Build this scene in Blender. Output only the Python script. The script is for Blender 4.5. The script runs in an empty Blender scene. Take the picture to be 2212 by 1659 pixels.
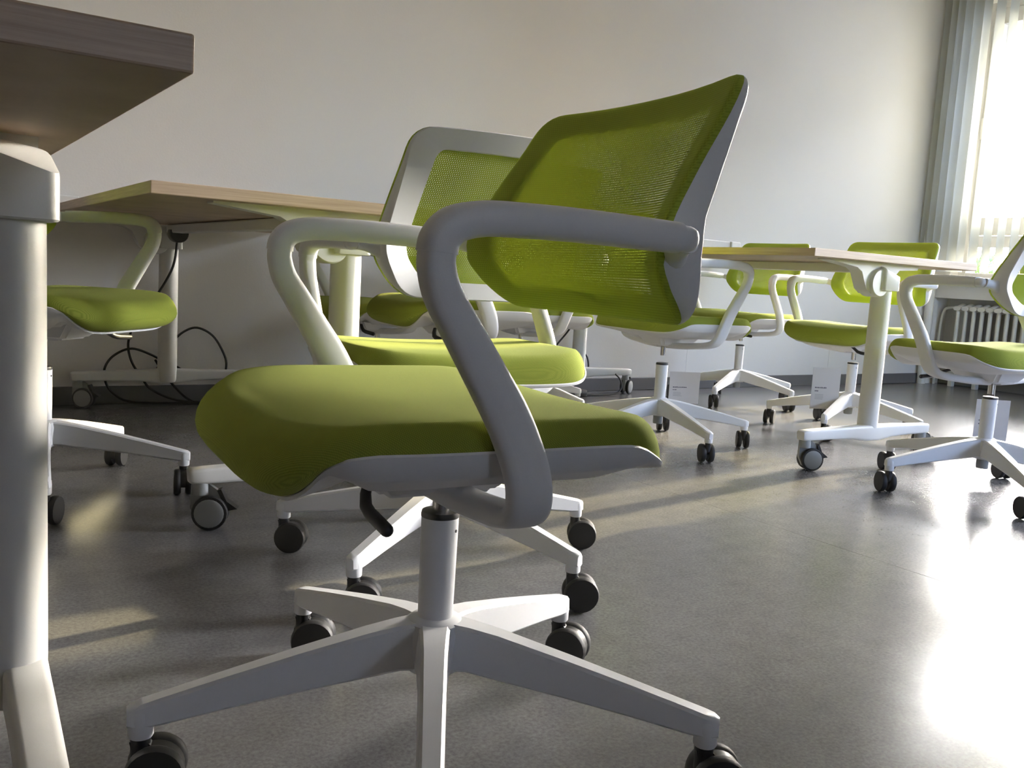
import bpy, bmesh, math, random
from mathutils import Vector, Matrix, Euler

PI = math.pi
random.seed(7)
SC = bpy.context.scene
COL = SC.collection

# ------------------------------------------------------------------ camera, world, sun, exposure
cam = bpy.data.cameras.new('camera')
cam.sensor_width = 36.0
cam.lens = 1957.37 / 2212 * 36.0
cam.clip_start = 0.02
cam_ob = bpy.data.objects.new('camera', cam)
COL.objects.link(cam_ob)
YAW, PITCH, ROLL = math.radians(34.0), math.radians(6.763), math.radians(3.427)
fw = Vector((math.sin(YAW), math.cos(YAW), 0))
rt = Vector((math.cos(YAW), -math.sin(YAW), 0))
f = fw * math.cos(PITCH) + Vector((0, 0, -math.sin(PITCH)))
u = fw * math.sin(PITCH) + Vector((0, 0, math.cos(PITCH)))
r2 = rt * math.cos(ROLL) + u * math.sin(ROLL)
u2 = -rt * math.sin(ROLL) + u * math.cos(ROLL)
m3 = Matrix((r2, u2, -f)).transposed()
cam_ob.matrix_world = Matrix.Translation((0, 0, .5713)) @ m3.to_4x4()
SC.camera = cam_ob

world = bpy.data.worlds.new('sky')
SC.world = world
world.use_nodes = True
bg = world.node_tree.nodes['Background']
sky = world.node_tree.nodes.new('ShaderNodeTexSky')
sky.sky_type = 'NISHITA'
sky.sun_disc = False
sky.sun_elevation = math.radians(18.2)
sky.sun_rotation = math.radians(82)
sky.dust_density = 4.0
sky.air_density = .7
sky.ozone_density = .6
wb = world.node_tree.nodes.new('ShaderNodeMix')
wb.data_type = 'RGBA'
wb.blend_type = 'MULTIPLY'
wb.inputs['Factor'].default_value = 1.0
wb.inputs['B'].default_value = (0.90, 0.98, 1.20, 1)      # the camera's white balance
world.node_tree.links.new(sky.outputs[0], wb.inputs['A'])
world.node_tree.links.new(wb.outputs['Result'], bg.inputs[0])
bg.inputs[1].default_value = 8.4

sun = bpy.data.lights.new('sun', 'SUN')
sun.energy = 19.0
sun.angle = math.radians(0.9)
sun.color = (1.0, 0.80, 0.43)
sun_ob = bpy.data.objects.new('sun', sun)
COL.objects.link(sun_ob)
sun_ob.rotation_euler = Vector((-0.99, -0.14, -0.325)).to_track_quat('-Z', 'Y').to_euler()
sun_ob.location = (9, 3, 4)

SC.view_settings.view_transform = 'Standard'
SC.view_settings.look = 'None'
SC.view_settings.exposure = 0.0
SC.view_settings.gamma = 1.0
SC.view_settings.use_curve_mapping = False
SC.cycles.max_bounces = 10
SC.cycles.diffuse_bounces = 6
SC.cycles.transparent_max_bounces = 24
SC.cycles.use_denoising = True
SC.cycles.sample_clamp_indirect = 8.0
SC.cycles.caustics_reflective = False


# ------------------------------------------------------------------ materials
class NT:
    def __init__(s, name):
        s.m = bpy.data.materials.new(name)
        s.m.use_nodes = True
        s.t = s.m.node_tree
        s.b = s.t.nodes['Principled BSDF']
        s.out = s.t.nodes['Material Output']

    def n(s, kind, **kw):
        d = s.t.nodes.new(kind)
        for k, v in kw.items():
            if k in ('operation', 'data_type', 'blend_type', 'attribute_name', 'wave_type', 'bands_direction', 'noise_dimensions', 'wave_profile', 'interpolation_type'):
                setattr(d, k, v)
            else:
                d.inputs[k].default_value = v
        return d

    def l(s, a, b):
        s.t.links.new(a, b)


def basic(name, col, rough=.5, metal=0.0, spec=.5, bump=0, scale=200.0):
    k = NT(name)
    k.b.inputs['Base Color'].default_value = (*col, 1)
    k.b.inputs['Roughness'].default_value = rough
    k.b.inputs['Metallic'].default_value = metal
    k.b.inputs['Specular IOR Level'].default_value = spec
    if bump:
        tc = k.n('ShaderNodeTexCoord')
        nz = k.n('ShaderNodeTexNoise', Scale=scale, Detail=2.0)
        bp = k.n('ShaderNodeBump', Strength=bump, Distance=.001)
        k.l(tc.outputs['Object'], nz.inputs['Vector'])
        k.l(nz.outputs['Fac'], bp.inputs['Height'])
        k.l(bp.outputs['Normal'], k.b.inputs['Normal'])
    return k.m


def wall_mat(name, col, rough=.85):
    k = NT(name)
    tc = k.n('ShaderNodeTexCoord')
    nz = k.n('ShaderNodeTexNoise', Scale=140.0, Detail=3.0)
    bp = k.n('ShaderNodeBump', Strength=.15, Distance=.002)
    k.l(tc.outputs['Object'], nz.inputs['Vector'])
    k.l(nz.outputs['Fac'], bp.inputs['Height'])
    k.l(bp.outputs['Normal'], k.b.inputs['Normal'])
    k.b.inputs['Base Color'].default_value = (*col, 1)
    k.b.inputs['Roughness'].default_value = rough
    k.b.inputs['Specular IOR Level'].default_value = .25
    return k.m


def floor_mat():
    k = NT('linoleum')
    tc = k.n('ShaderNodeTexCoord')
    n1 = k.n('ShaderNodeTexNoise', Scale=170.0, Detail=3.0, Roughness=.7)
    n2 = k.n('ShaderNodeTexNoise', Scale=22.0, Detail=4.0)
    r1 = k.n('ShaderNodeValToRGB')
    r1.color_ramp.elements[0].position = .34
    r1.color_ramp.elements[0].color = (.14, .139, .145, 1)
    r1.color_ramp.elements[1].position = .66
    r1.color_ramp.elements[1].color = (.215, .213, .22, 1)
    mx = k.n('ShaderNodeMix', data_type='RGBA', blend_type='MULTIPLY', Factor=.35)
    k.l(tc.outputs['Object'], n1.inputs['Vector'])
    k.l(tc.outputs['Object'], n2.inputs['Vector'])
    k.l(n1.outputs['Fac'], r1.inputs['Fac'])
    k.l(r1.outputs['Color'], mx.inputs['A'])
    k.l(n2.outputs['Fac'], mx.inputs['B'])
    k.l(mx.outputs['Result'], k.b.inputs['Base Color'])
    k.b.inputs['Roughness'].default_value = .24
    k.b.inputs['Specular IOR Level'].default_value = .5
    n3 = k.n('ShaderNodeTexNoise', Scale=60.0, Detail=2.0)
    bp = k.n('ShaderNodeBump', Strength=.06, Distance=.002)
    k.l(tc.outputs['Object'], n3.inputs['Vector'])
    k.l(n3.outputs['Fac'], bp.inputs['Height'])
    k.l(bp.outputs['Normal'], k.b.inputs['Normal'])
    return k.m


def wood_mat():
    k = NT('pale_oak_laminate')
    tc = k.n('ShaderNodeTexCoord')
    mp = k.n('ShaderNodeMapping')
    mp.inputs['Scale'].default_value = (6, 6, 260)
    nz = k.n('ShaderNodeTexNoise', Scale=1.0, Detail=5.0, Roughness=.6)
    cr = k.n('ShaderNodeValToRGB')
    cr.color_ramp.elements[0].position = .3
    cr.color_ramp.elements[0].color = (.40, .29, .20, 1)
    cr.color_ramp.elements[1].position = .7
    cr.color_ramp.elements[1].color = (.58, .45, .34, 1)
    k.l(tc.outputs['Object'], mp.inputs['Vector'])
    k.l(mp.outputs['Vector'], nz.inputs['Vector'])
    k.l(nz.outputs['Fac'], cr.inputs['Fac'])
    k.l(cr.outputs['Color'], k.b.inputs['Base Color'])
    k.b.inputs['Roughness'].default_value = .45
    return k.m


def fabric_mat():
    k = NT('green_seat_fabric')
    tc = k.n('ShaderNodeTexCoord')
    mp = k.n('ShaderNodeMapping')
    mp.inputs['Rotation'].default_value = (0.3, 0.5, .78)
    w1 = k.n('ShaderNodeTexWave', Scale=210.0, Distortion=.4, wave_type='BANDS', bands_direction='X')
    w2 = k.n('ShaderNodeTexWave', Scale=210.0, Distortion=.4, wave_type='BANDS', bands_direction='Y')
    ad = k.n('ShaderNodeMath', operation='MULTIPLY')
    nz = k.n('ShaderNodeTexNoise', Scale=600.0, Detail=2.0)
    cr = k.n('ShaderNodeValToRGB')
    cr.color_ramp.elements[0].position = .0
    cr.color_ramp.elements[0].color = (.20, .245, .038, 1)
    cr.color_ramp.elements[1].position = .55
    cr.color_ramp.elements[1].color = (.31, .355, .066, 1)
    bp = k.n('ShaderNodeBump', Strength=.25, Distance=.0008)
    k.l(tc.outputs['Object'], mp.inputs['Vector'])
    k.l(mp.outputs['Vector'], w1.inputs['Vector'])
    k.l(mp.outputs['Vector'], w2.inputs['Vector'])
    k.l(w1.outputs['Fac'], ad.inputs[0])
    k.l(w2.outputs['Fac'], ad.inputs[1])
    k.l(ad.outputs['Value'], cr.inputs['Fac'])
    k.l(cr.outputs['Color'], k.b.inputs['Base Color'])
    k.l(ad.outputs['Value'], bp.inputs['Height'])
    k.l(bp.outputs['Normal'], k.b.inputs['Normal'])
    k.b.inputs['Roughness'].default_value = .95
    k.b.inputs['Specular IOR Level'].default_value = .1
    k.b.inputs['Sheen Weight'].default_value = .08
    k.b.inputs['Sheen Roughness'].default_value = .5
    k.b.inputs['Sheen Tint'].default_value = (.85, .9, .45, 1)
    return k.m


def mesh_mat():
    """knitted mesh: staggered grid of real (see-through) holes in a green yarn; attribute 'hem' is 1 where the cloth is double"""
    k = NT('green_mesh_fabric')
    uv = k.n('ShaderNodeUVMap')
    sp = k.n('ShaderNodeSeparateXYZ')
    k.l(uv.outputs['UV'], sp.inputs['Vector'])
    PX, PZ = .0036, .0029

    def math_(op, a, b=None):
        d = k.n('ShaderNodeMath', operation=op)
        for i, v in enumerate((a, b)):
            if v is None:
                continue
            if isinstance(v, (int, float)):
                d.inputs[i].default_value = v
            else:
                k.l(v, d.inputs[i])
        return d.outputs['Value']
    gz = math_('DIVIDE', sp.outputs['Y'], PZ)
    row = math_('FLOOR', gz)
    odd = math_('MODULO', row, 2.0)
    gx = math_('ADD', math_('DIVIDE', sp.outputs['X'], PX), math_('MULTIPLY', odd, .5))
    fx = math_('SUBTRACT', math_('FRACT', gx), .5)
    fz = math_('SUBTRACT', math_('FRACT', gz), .5)
    d2 = math_('ADD', math_('MULTIPLY', fx, fx), math_('MULTIPLY', fz, fz))
    hem = k.n('ShaderNodeAttribute', attribute_name='hem')
    rad = math_('MULTIPLY', math_('SUBTRACT', 1.0, hem.outputs['Fac']), .060)
    hole = math_('LESS_THAN', d2, rad)
    dist = math_('SQRT', d2)
    mr = k.n('ShaderNodeMapRange')
    k.l(dist, mr.inputs['Value'])
    mr.inputs['From Min'].default_value = .2
    mr.inputs['From Max'].default_value = .6
    mc = k.n('ShaderNodeMix', data_type='RGBA')
    k.l(mr.outputs['Result'], mc.inputs['Factor'])
    mc.inputs['A'].default_value = (.27, .35, .04, 1)
    mc.inputs['B'].default_value = (.40, .49, .07, 1)
    k.l(mc.outputs['Result'], k.b.inputs['Base Color'])
    k.b.inputs['Roughness'].default_value = .75
    k.b.inputs['Specular IOR Level'].default_value = .25
    tl = k.n('ShaderNodeBsdfTranslucent')
    tl.inputs['Color'].default_value = (.46, .54, .04, 1)
    tr = k.n('ShaderNodeBsdfTransparent')
    m1 = k.n('ShaderNodeMixShader')
    m1.inputs['Fac'].default_value = .12
    k.l(k.b.outputs['BSDF'], m1.inputs[1])
    k.l(tl.outputs['BSDF'], m1.inputs[2])
    m2 = k.n('ShaderNodeMixShader')
    k.l(hole, m2.inputs['Fac'])
    k.l(m1.outputs['Shader'], m2.inputs[1])
    k.l(tr.outputs['BSDF'], m2.inputs[2])
    k.l(m2.outputs['Shader'], k.out.inputs['Surface'])
    return k.m


def glass_mat(name='window_glass', col=(.95, .97, .96)):
    k = NT(name)
    tr = k.n('ShaderNodeBsdfTransparent')
    tr.inputs['Color'].default_value = (*col, 1)
    gl = k.n('ShaderNodeBsdfGlossy')
    gl.inputs['Roughness'].default_value = .02
    fr = k.n('ShaderNodeFresnel')
    fr.inputs['IOR'].default_value = 1.45
    mx = k.n('ShaderNodeMixShader')
    k.l(fr.outputs['Fac'], mx.inputs['Fac'])
    k.l(tr.outputs['BSDF'], mx.inputs[1])
    k.l(gl.outputs['BSDF'], mx.inputs[2])
    k.l(mx.outputs['Shader'], k.out.inputs['Surface'])
    return k.m


def slat_mat():
    k = NT('blind_fabric')
    k.b.inputs['Base Color'].default_value = (.78, .79, .76, 1)
    k.b.inputs['Roughness'].default_value = .8
    tl = k.n('ShaderNodeBsdfTranslucent')
    tl.inputs['Color'].default_value = (.75, .77, .74, 1)
    mx = k.n('ShaderNodeMixShader')
    mx.inputs['Fac'].default_value = .5
    k.l(k.b.outputs['BSDF'], mx.inputs[1])
    k.l(tl.outputs['BSDF'], mx.inputs[2])
    k.l(mx.outputs['Shader'], k.out.inputs['Surface'])
    return k.m


def foliage_mat():
    k = NT('tree_leaves')
    tc = k.n('ShaderNodeTexCoord')
    nz = k.n('ShaderNodeTexNoise', Scale=9.0, Detail=3.0)
    cr = k.n('ShaderNodeValToRGB')
    cr.color_ramp.elements[0].color = (.05, .12, .02, 1)
    cr.color_ramp.elements[1].color = (.22, .34, .06, 1)
    k.l(tc.outputs['Object'], nz.inputs['Vector'])
    k.l(nz.outputs['Fac'], cr.inputs['Fac'])
    k.l(cr.outputs['Color'], k.b.inputs['Base Color'])
    k.b.inputs['Roughness'].default_value = .7
    return k.m


M = dict(
    wall=wall_mat('painted_wall', (.80, .785, .76)),
    ceil=wall_mat('painted_ceiling', (.80, .79, .77)),
    niche=wall_mat('grey_niche_wall', (.50, .50, .51)),  # niche wall a darker grey than the other walls
    floor=floor_mat(),
    base=basic('grey_baseboard', (.12, .12, .125), .55, bump=.1),
    plastic=basic('white_plastic', (.84, .845, .865), .42, bump=.05, scale=900.0),
    paint=basic('white_painted_metal', (.76, .755, .73), .40, bump=.06, scale=700.0),
    black=basic('black_plastic', (.012, .012, .013), .42),
    rubber=basic('black_rubber', (.015, .015, .016), .55),
    chrome=basic('chrome', (.70, .68, .66), .25, 1.0),
    greyplastic=basic('grey_plastic', (.26, .27, .27), .45, bump=.05, scale=600.0),
    wood=wood_mat(),
    seat=fabric_mat(),
    mesh=mesh_mat(),
    glass=glass_mat(),
    warmfill=glass_mat('warm_fill_glass', (.96, .86, .74)),  # pane tint added to warm the fill light
    slat=slat_mat(),
    frame=basic('window_frame_paint', (.70, .70, .69), .4),
    stone=basic('grey_sill_stone', (.34, .33, .32), .45, bump=.1, scale=120.0),
    radiator=basic('cream_radiator_enamel', (.68, .67, .62), .35),
    card=basic('pale_card', (.60, .58, .58), .7),
    ink=basic('dark_ink', (.06, .06, .09), .6),
    inkpale=basic('grey_ink', (.36, .36, .38), .7),
    cable=basic('black_cable', (.012, .012, .012), .45),
    awning=basic('pale_pink_awning', (.62, .46, .40), .8),
    ground=basic('pale_paving', (.42, .40, .37), .9),
    bark=basic('bark', (.10, .07, .05), .9),
    leaf=foliage_mat(),
)


# ------------------------------------------------------------------ helpers
def link(name, bm, mat, parent=None, loc=(0, 0, 0), rotz=0, smooth=True, angle=40):
    me = bpy.data.meshes.new(name)
    bmesh.ops.recalc_face_normals(bm, faces=bm.faces)
    bm.to_mesh(me)
    bm.free()
    me.materials.append(mat)
    if smooth:
        me.polygons.foreach_set('use_smooth', [True] * len(me.polygons))
        me.set_sharp_from_angle(angle=math.radians(angle))
    o = bpy.data.objects.new(name, me)
    COL.objects.link(o)
    o.location = loc
    o.rotation_euler = (0, 0, rotz)
    if parent is not None:
        o.parent = parent
    return o


def empty(name, loc=(0, 0, 0), rotz=0, label=None, cat=None, group=None):
    o = bpy.data.objects.new(name, None)
    o.empty_display_size = .1
    COL.objects.link(o)
    o.location = loc
    o.rotation_euler = (0, 0, rotz)
    tag(o, label, cat, group)
    return o


def tag(o, label=None, cat=None, group=None, kind=None):
    if label:
        o['label'] = label
    if cat:
        o['category'] = cat
    if group:
        o['group'] = group
    if kind:
        o['kind'] = kind
    return o


def copy_tree(o, parent=None):
    c = o.copy()
    COL.objects.link(c)
    c.parent = parent
    for ch in list(o.children):
        copy_tree(ch, c)
    return c


def box(bm, x0, x1, y0, y1, z0, z1, bev=0.0, seg=2):
    r = bmesh.ops.create_cube(bm, size=1)
    vs = r['verts']
    for v in vs:
        v.co = Vector(((x0 + x1) / 2 + v.co.x * (x1 - x0), (y0 + y1) / 2 + v.co.y * (y1 - y0), (z0 + z1) / 2 + v.co.z * (z1 - z0)))
    if bev > 0:
        es = list({e for v in vs for e in v.link_edges})
        bmesh.ops.bevel(bm, geom=es, offset=bev, segments=seg, affect='EDGES', profile=.5)
    return vs


def lathe(bm, prof, n=24, M4=None, sx=1, sy=1):
    """prof: list of (r, z); closed with caps where r == 0"""
    rings = []
    for r, z in prof:
        if r < 1e-6:
            v = bm.verts.new((0, 0, z))
            rings.append([v])
        else:
            rings.append([bm.verts.new((r * sx * math.cos(2 * PI * i / n), r * sy * math.sin(2 * PI * i / n), z)) for i in range(n)])
    for a, b in zip(rings, rings[1:]):
        for i in range(n):
            j = (i + 1) % n
            if len(a) == 1 and len(b) > 1:
                bm.faces.new((a[0], b[i], b[j]))
            elif len(b) == 1 and len(a) > 1:
                bm.faces.new((a[i], a[j], b[0]))
            elif len(a) > 1:
                bm.faces.new((a[i], a[j], b[j], b[i]))
    if M4 is not None:
        for ring in rings:
            for v in ring:
                v.co = M4 @ v.co


def catmull(pts, per=6):
    """pts: list of tuples (any length); returns a smooth dense list"""
    out = []
    n = len(pts)
    for i in range(n - 1):
        p0 = pts[max(i - 1, 0)]
        p1, p2 = pts[i], pts[i + 1]
        p3 = pts[min(i + 2, n - 1)]
        for s in range(per):
            t = s / per
            out.append(tuple(.5 * (2 * b + (c - a) * t + (2 * a - 5 * b + 4 * c - d) * t * t + (3 * b - a - 3 * c + d) * t ** 3) for a, b, c, d in zip(p0, p1, p2, p3)))
    out.append(tuple(pts[-1]))
    return out


def superell(n=16, p=3.0):
    o = []
    for i in range(n):
        a = 2 * PI * (i + .5) / n
        c, s = math.cos(a), math.sin(a)
        o.append((math.copysign(abs(c) ** (2 / p), c), math.copysign(abs(s) ** (2 / p), s)))
    return o


def sweep(bm, path, prof, cap=True):
    """path: (x,y,z, half_wide, half_thick, wx,wy,wz) per point, wide direction given"""
    rings = []
    n = len(path)
    for i, p in enumerate(path):
        c = Vector(p[:3])
        a = Vector(path[max(i - 1, 0)][:3])
        b = Vector(path[min(i + 1, n - 1)][:3])
        T = (b - a).normalized()
        Wd = Vector(p[5:8])
        Wd = (Wd - T * Wd.dot(T)).normalized()
        B = T.cross(Wd)
        rings.append([bm.verts.new(c + Wd * (p[3] * q[0]) + B * (p[4] * q[1])) for q in prof])
    k = len(prof)
    for A, B in zip(rings, rings[1:]):
        for i in range(k):
            j = (i + 1) % k
            bm.faces.new((A[i], A[j], B[j], B[i]))
    if cap:
        bm.faces.new(list(reversed(rings[0])))
        bm.faces.new(rings[-1])
    return rings


def tube(bm, pts, r, n=8, per=6):
    """round tube along 3D points"""
    P = [Vector(p) for p in catmull(pts, per)] if per > 1 else [Vector(p) for p in pts]
    rings = []
    N = None
    for i, c in enumerate(P):
        T = (P[min(i + 1, len(P) - 1)] - P[max(i - 1, 0)]).normalized()
        if N is None:
            N = T.orthogonal().normalized()
        N = (N - T * N.dot(T)).normalized()
        B = T.cross(N)
        rings.append([bm.verts.new(c + N * (r * math.cos(2 * PI * k / n)) + B * (r * math.sin(2 * PI * k / n))) for k in range(n)])
    for A, B in zip(rings, rings[1:]):
        for i in range(n):
            j = (i + 1) % n
            bm.faces.new((A[i], A[j], B[j], B[i]))
    bm.faces.new(list(reversed(rings[0])))
    bm.faces.new(rings[-1])


def interp(tab, x):
    if x <= tab[0][0]:
        return tab[0][1]
    for (a, b), (c, d) in zip(tab, tab[1:]):
        if x <= c:
            return b + (d - b) * (x - a) / (c - a)
    return tab[-1][1]


def smooth_tab(tab, n=60, passes=4):
    a, b = tab[0][0], tab[-1][0]
    xs = [a + (b - a) * i / n for i in range(n + 1)]
    ys = [interp(tab, x) for x in xs]
    for _ in range(passes):
        ys = [ys[0]] + [(ys[i - 1] + 2 * ys[i] + ys[i + 1]) / 4 for i in range(1, n)] + [ys[-1]]
    return list(zip(xs, ys))


def prism(bm, poly, d0, d1, axes='xz'):
    """extrude a polygon given in two axes along the third"""
    def P(a, b, d):
        return {'xz': (a, d, b), 'yz': (d, a, b), 'xy': (a, b, d)}[axes]
    A = [bm.verts.new(P(a, b, d0)) for a, b in poly]
    B = [bm.verts.new(P(a, b, d1)) for a, b in poly]
    n = len(poly)
    bm.faces.new(A)
    bm.faces.new(list(reversed(B)))
    for i in range(n):
        j = (i + 1) % n
        bm.faces.new((A[j], A[i], B[i], B[j]))


# ------------------------------------------------------------------ the room
UW, VB = 5.95, 3.68           # window wall plane (x), back wall plane (y)
XL, YF, H = -3.6, -3.4, 2.95  # far left wall, wall behind the camera, ceiling height
WV0, WV1, WZ0, WZ1 = 2.06, 3.55, .745, 2.56   # window opening


def struct(name, bm, mat, parent=None, smooth=False):
    o = link(name, bm, mat, parent, smooth=smooth)
    if parent is None:
        o['kind'] = 'structure'
    return o


# floor: two sheets of linoleum meeting in a welded joint at x = 1.77
fl = empty('floor')
fl['kind'] = 'structure'
for a, b in ((XL, 1.7690), (1.7705, UW + .3)):
    bm = bmesh.new()
    box(bm, a, b, YF, VB + .1, -.06, 0)
    link('linoleum_sheet', bm, M['floor'], fl, smooth=False)
bm = bmesh.new()
box(bm, 1.768, 1.7715, YF, VB, -.05, -.0012)
link('floor_joint', bm, M['base'], fl, smooth=False)

bm = bmesh.new()
box(bm, XL, UW + .3, VB, VB + .2, 0, H)
struct('wall_back', bm, M['wall'])
bm = bmesh.new()
box(bm, XL - .2, XL, YF, VB, 0, H)
struct('wall_left', bm, M['wall'])
bm = bmesh.new()
box(bm, XL - .2, UW + .3, YF, VB + .2, H, H + .1)
struct('ceiling', bm, M['ceil'])
# window wall with the opening and the radiator niche under it
bm = bmesh.new()
MORE = [(-.80, .50)]     # further windows along the same wall, right of the frame
prev = WV0
for a, b in MORE:
    box(bm, UW, UW + .3, b, prev, 0, H)
    box(bm, UW, UW + .3, a, b, 0, WZ0)
    box(bm, UW, UW + .3, a, b, WZ1, H)
    prev = a
box(bm, UW, UW + .3, YF, prev, 0, H)
box(bm, UW, UW + .3, WV1, VB, WZ0, H)
box(bm, UW, UW + .3, 3.64, VB, 0, WZ0)
box(bm, UW, UW + .3, WV0, WV1, WZ1, H)
box(bm, UW, UW + .3, WV0, 3.64, .60, .715)
struct('wall_right', bm, M['wall'])
bm = bmesh.new()
box(bm, UW + .16, UW + .3, WV0, 3.64, 0, .60)
struct('wall_niche', bm, M['niche'])
# unseen wall added right of the camera to dim the near end
bm = bmesh.new()
box(bm, 2.3, 2.4, YF, .60, 0, H)
struct('wall_light_blocker', bm, M['wall'])
# plain wall behind the camera
bm = bmesh.new()
FILLW = [(.80, 1.62, 1.25, 1.98), (2.75, 4.15, .90, 2.30)]      # unseen windows added behind the camera for fill light: x0, x1, z0, z1
prev = XL - .2
for FX0, FX1, FZ0, FZ1 in FILLW:
    box(bm, prev, FX0, YF - .2, YF, 0, H)
    box(bm, FX0, FX1, YF - .2, YF, 0, FZ0)
    box(bm, FX0, FX1, YF - .2, YF, FZ1, H)
    prev = FX1
box(bm, prev, UW + .3, YF - .2, YF, 0, H)
struct('wall_front', bm, M['wall'])
for k, (FX0, FX1, FZ0, FZ1) in enumerate(FILLW):
    w = empty('window_%d' % (k + 3))  # fill-light window, added out of view
    w['kind'] = 'structure'
    for x0, x1, z0, z1, nm in ((FX0, FX0 + .05, FZ0, FZ1, 'frame_jamb'), (FX1 - .05, FX1, FZ0, FZ1, 'frame_jamb'), (FX0 + .05, FX1 - .05, FZ0, FZ0 + .05, 'frame_foot'), (FX0 + .05, FX1 - .05, FZ1 - .05, FZ1, 'frame_head')):
        bm = bmesh.new()
        box(bm, x0, x1, YF - .13, YF - .07, z0, z1, .004)
        link(nm, bm, M['frame'], w, smooth=False)
    bm = bmesh.new()
    box(bm, FX0 + .04, FX1 - .04, YF - .103, YF - .097, FZ0 + .04, FZ1 - .04)
    link('pane', bm, M['warmfill' if k == 0 else 'glass'], w, smooth=False)
for i, (a, b) in enumerate(MORE):
    w = empty('window_%d' % (i + 2))
    w['kind'] = 'structure'
    for v0, v1, z0, z1, nm in ((a, a + .07, WZ0, WZ1, 'frame_jamb'), (b - .07, b, WZ0, WZ1, 'frame_jamb'), (a + .07, b - .07, WZ0, WZ0 + .07, 'frame_foot'),
                               (a + .07, b - .07, WZ1 - .07, WZ1, 'frame_head'), (a + .07, b - .07, .95, 1.05, 'transom')):
        bm = bmesh.new()
        box(bm, UW + .10, UW + .17, v0, v1, z0, z1, .004)
        link(nm, bm, M['frame'], w, smooth=False)
    bm = bmesh.new()
    box(bm, UW + .13, UW + .136, a + .06, b - .06, WZ0 + .06, WZ1 - .06)
    link('pane', bm, M['glass'], w, smooth=False)

# baseboards
bm = bmesh.new()
box(bm, XL, UW, VB - .012, VB, 0, .068, .003)
struct('baseboard_back', bm, M['base'])
bm = bmesh.new()
box(bm, UW - .012, UW, YF, WV0, 0, .068, .003)
struct('baseboard_right', bm, M['base'])
bm = bmesh.new()
box(bm, UW + .148, UW + .16, WV0, 3.64, 0, .068, .003)
struct('baseboard_niche', bm, M['base'])

# window sill
bm = bmesh.new()
box(bm, UW - .07, UW + .3, WV0 - .03, WV1 + .03, .715, .745, .004)
struct('trim_1', bm, M['stone'])
# riser pipe in the corner
bm = bmesh.new()
lathe(bm, [(0, 0), (.028, 0), (.028, .70), (.022, .715), (0, .715)], 20)
o = struct('trim_2', bm, M['paint'], smooth=True)
o.location = (5.895, 3.64, 0)

# the window itself: outer frame, tall sash, transom, lower fixed light
win = empty('window_1')
win['kind'] = 'structure'
wx0, wx1 = UW + .10, UW + .17


def wbar(name, v0, v1, z0, z1, dx=0.0, bev=.004):
    bm = bmesh.new()
    box(bm, wx0 + dx, wx1 + dx, v0, v1, z0, z1, bev)
    return link(name, bm, M['frame'], win, smooth=False)


wbar('frame_jamb', WV1 - .05, WV1, WZ0, WZ1)
wbar('frame_jamb', WV0, WV0 + .05, WZ0, WZ1)
wbar('frame_head', WV0 + .05, WV1 - .05, WZ1 - .05, WZ1)
wbar('frame_foot', WV0 + .05, WV1 - .05, WZ0, WZ0 + .035)
wbar('transom', WV0 + .05, WV1 - .05, .955, 1.03)
wbar('sash_stile', WV1 - .125, WV1 - .054, 1.035, WZ1 - .054, -.015)
wbar('sash_stile', WV0 + .054, WV0 + .125, 1.035, WZ1 - .054, -.015)
wbar('sash_rail', WV0 + .125, WV1 - .125, 1.035, 1.15, -.015)
wbar('sash_rail', WV0 + .125, WV1 - .125, WZ1 - .15, WZ1 - .054, -.015)
bm = bmesh.new()
box(bm, wx0 + .03, wx0 + .036, WV0 + .12, WV1 - .12, 1.14, WZ1 - .14)
link('pane', bm, M['glass'], win, smooth=False)
bm = bmesh.new()
box(bm, wx0 + .03, wx0 + .036, WV0 + .04, WV1 - .04, WZ0 + .03, .96)
link('pane', bm, M['glass'], win, smooth=False)
# round window handle with its rose
bm = bmesh.new()
lathe(bm, [(0, 0), (.028, 0), (.028, .012), (.012, .02), (.012, .05), (0, .05)], 20, Matrix.Translation((wx0 - .015, WV1 - .088, 1.78)) @ Matrix.Rotation(-PI / 2, 4, 'Y'))
box(bm, wx0 - .075, wx0 - .055, WV1 - .10, WV1 - .076, 1.66, 1.80, .006)
link('window_handle', bm, M['paint'], win)

# ------------------------------------------------------------------ outside
bm = bmesh.new()
box(bm, UW + 2, UW + 60, -40, 40, -1.3, -1.2)
o = struct('ground_outside', bm, M['ground'])

# unseen block added outside to keep the low sun off the other windows
bm = bmesh.new()
box(bm, 10.5, 13.5, -.3, 2.58, -1.3, 4.05)
o = struct('wall_sun_blocker', bm, M['wall'])

aw = empty('awning', (UW + .3, 0, 0), 0, 'pale pink awning with a scalloped edge outside the window', 'awning')
bm = bmesh.new()
prism(bm, [(.0, 2.86), (.62, 2.60), (.62, 2.585), (.0, 2.845)], 1.7, 3.9, 'xz')
link('canopy', bm, M['awning'], aw, smooth=False)
bm = bmesh.new()
N = 132
tp, bt = [], []
for d in (.617, .622):
    for i in range(N + 1):
        v = 1.7 + 2.2 * i / N
        bt.append(bm.verts.new((d, v, 2.575 - .055 * abs(math.sin(PI * (v - 1.7) / .11)))))
        tp.append(bm.verts.new((d, v, 2.60)))
K = N + 1
for i in range(N):
    bm.faces.new((bt[i], bt[i + 1], tp[i + 1], tp[i]))
    bm.faces.new((bt[K + i + 1], bt[K + i], tp[K + i], tp[K + i + 1]))
    bm.faces.new((bt[i + 1], bt[i], bt[K + i], bt[K + i + 1]))
    bm.faces.new((tp[i], tp[i + 1], tp[K + i + 1], tp[K + i]))
link('valance', bm, M['awning'], aw, smooth=False)
for v in (1.75, 3.85):
    bm = bmesh.new()
    tube(bm, [(0, v, 2.45), (.6, v, 2.58)], .012, 8, 1)
    link('bracket', bm, M['frame'], aw)

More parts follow.
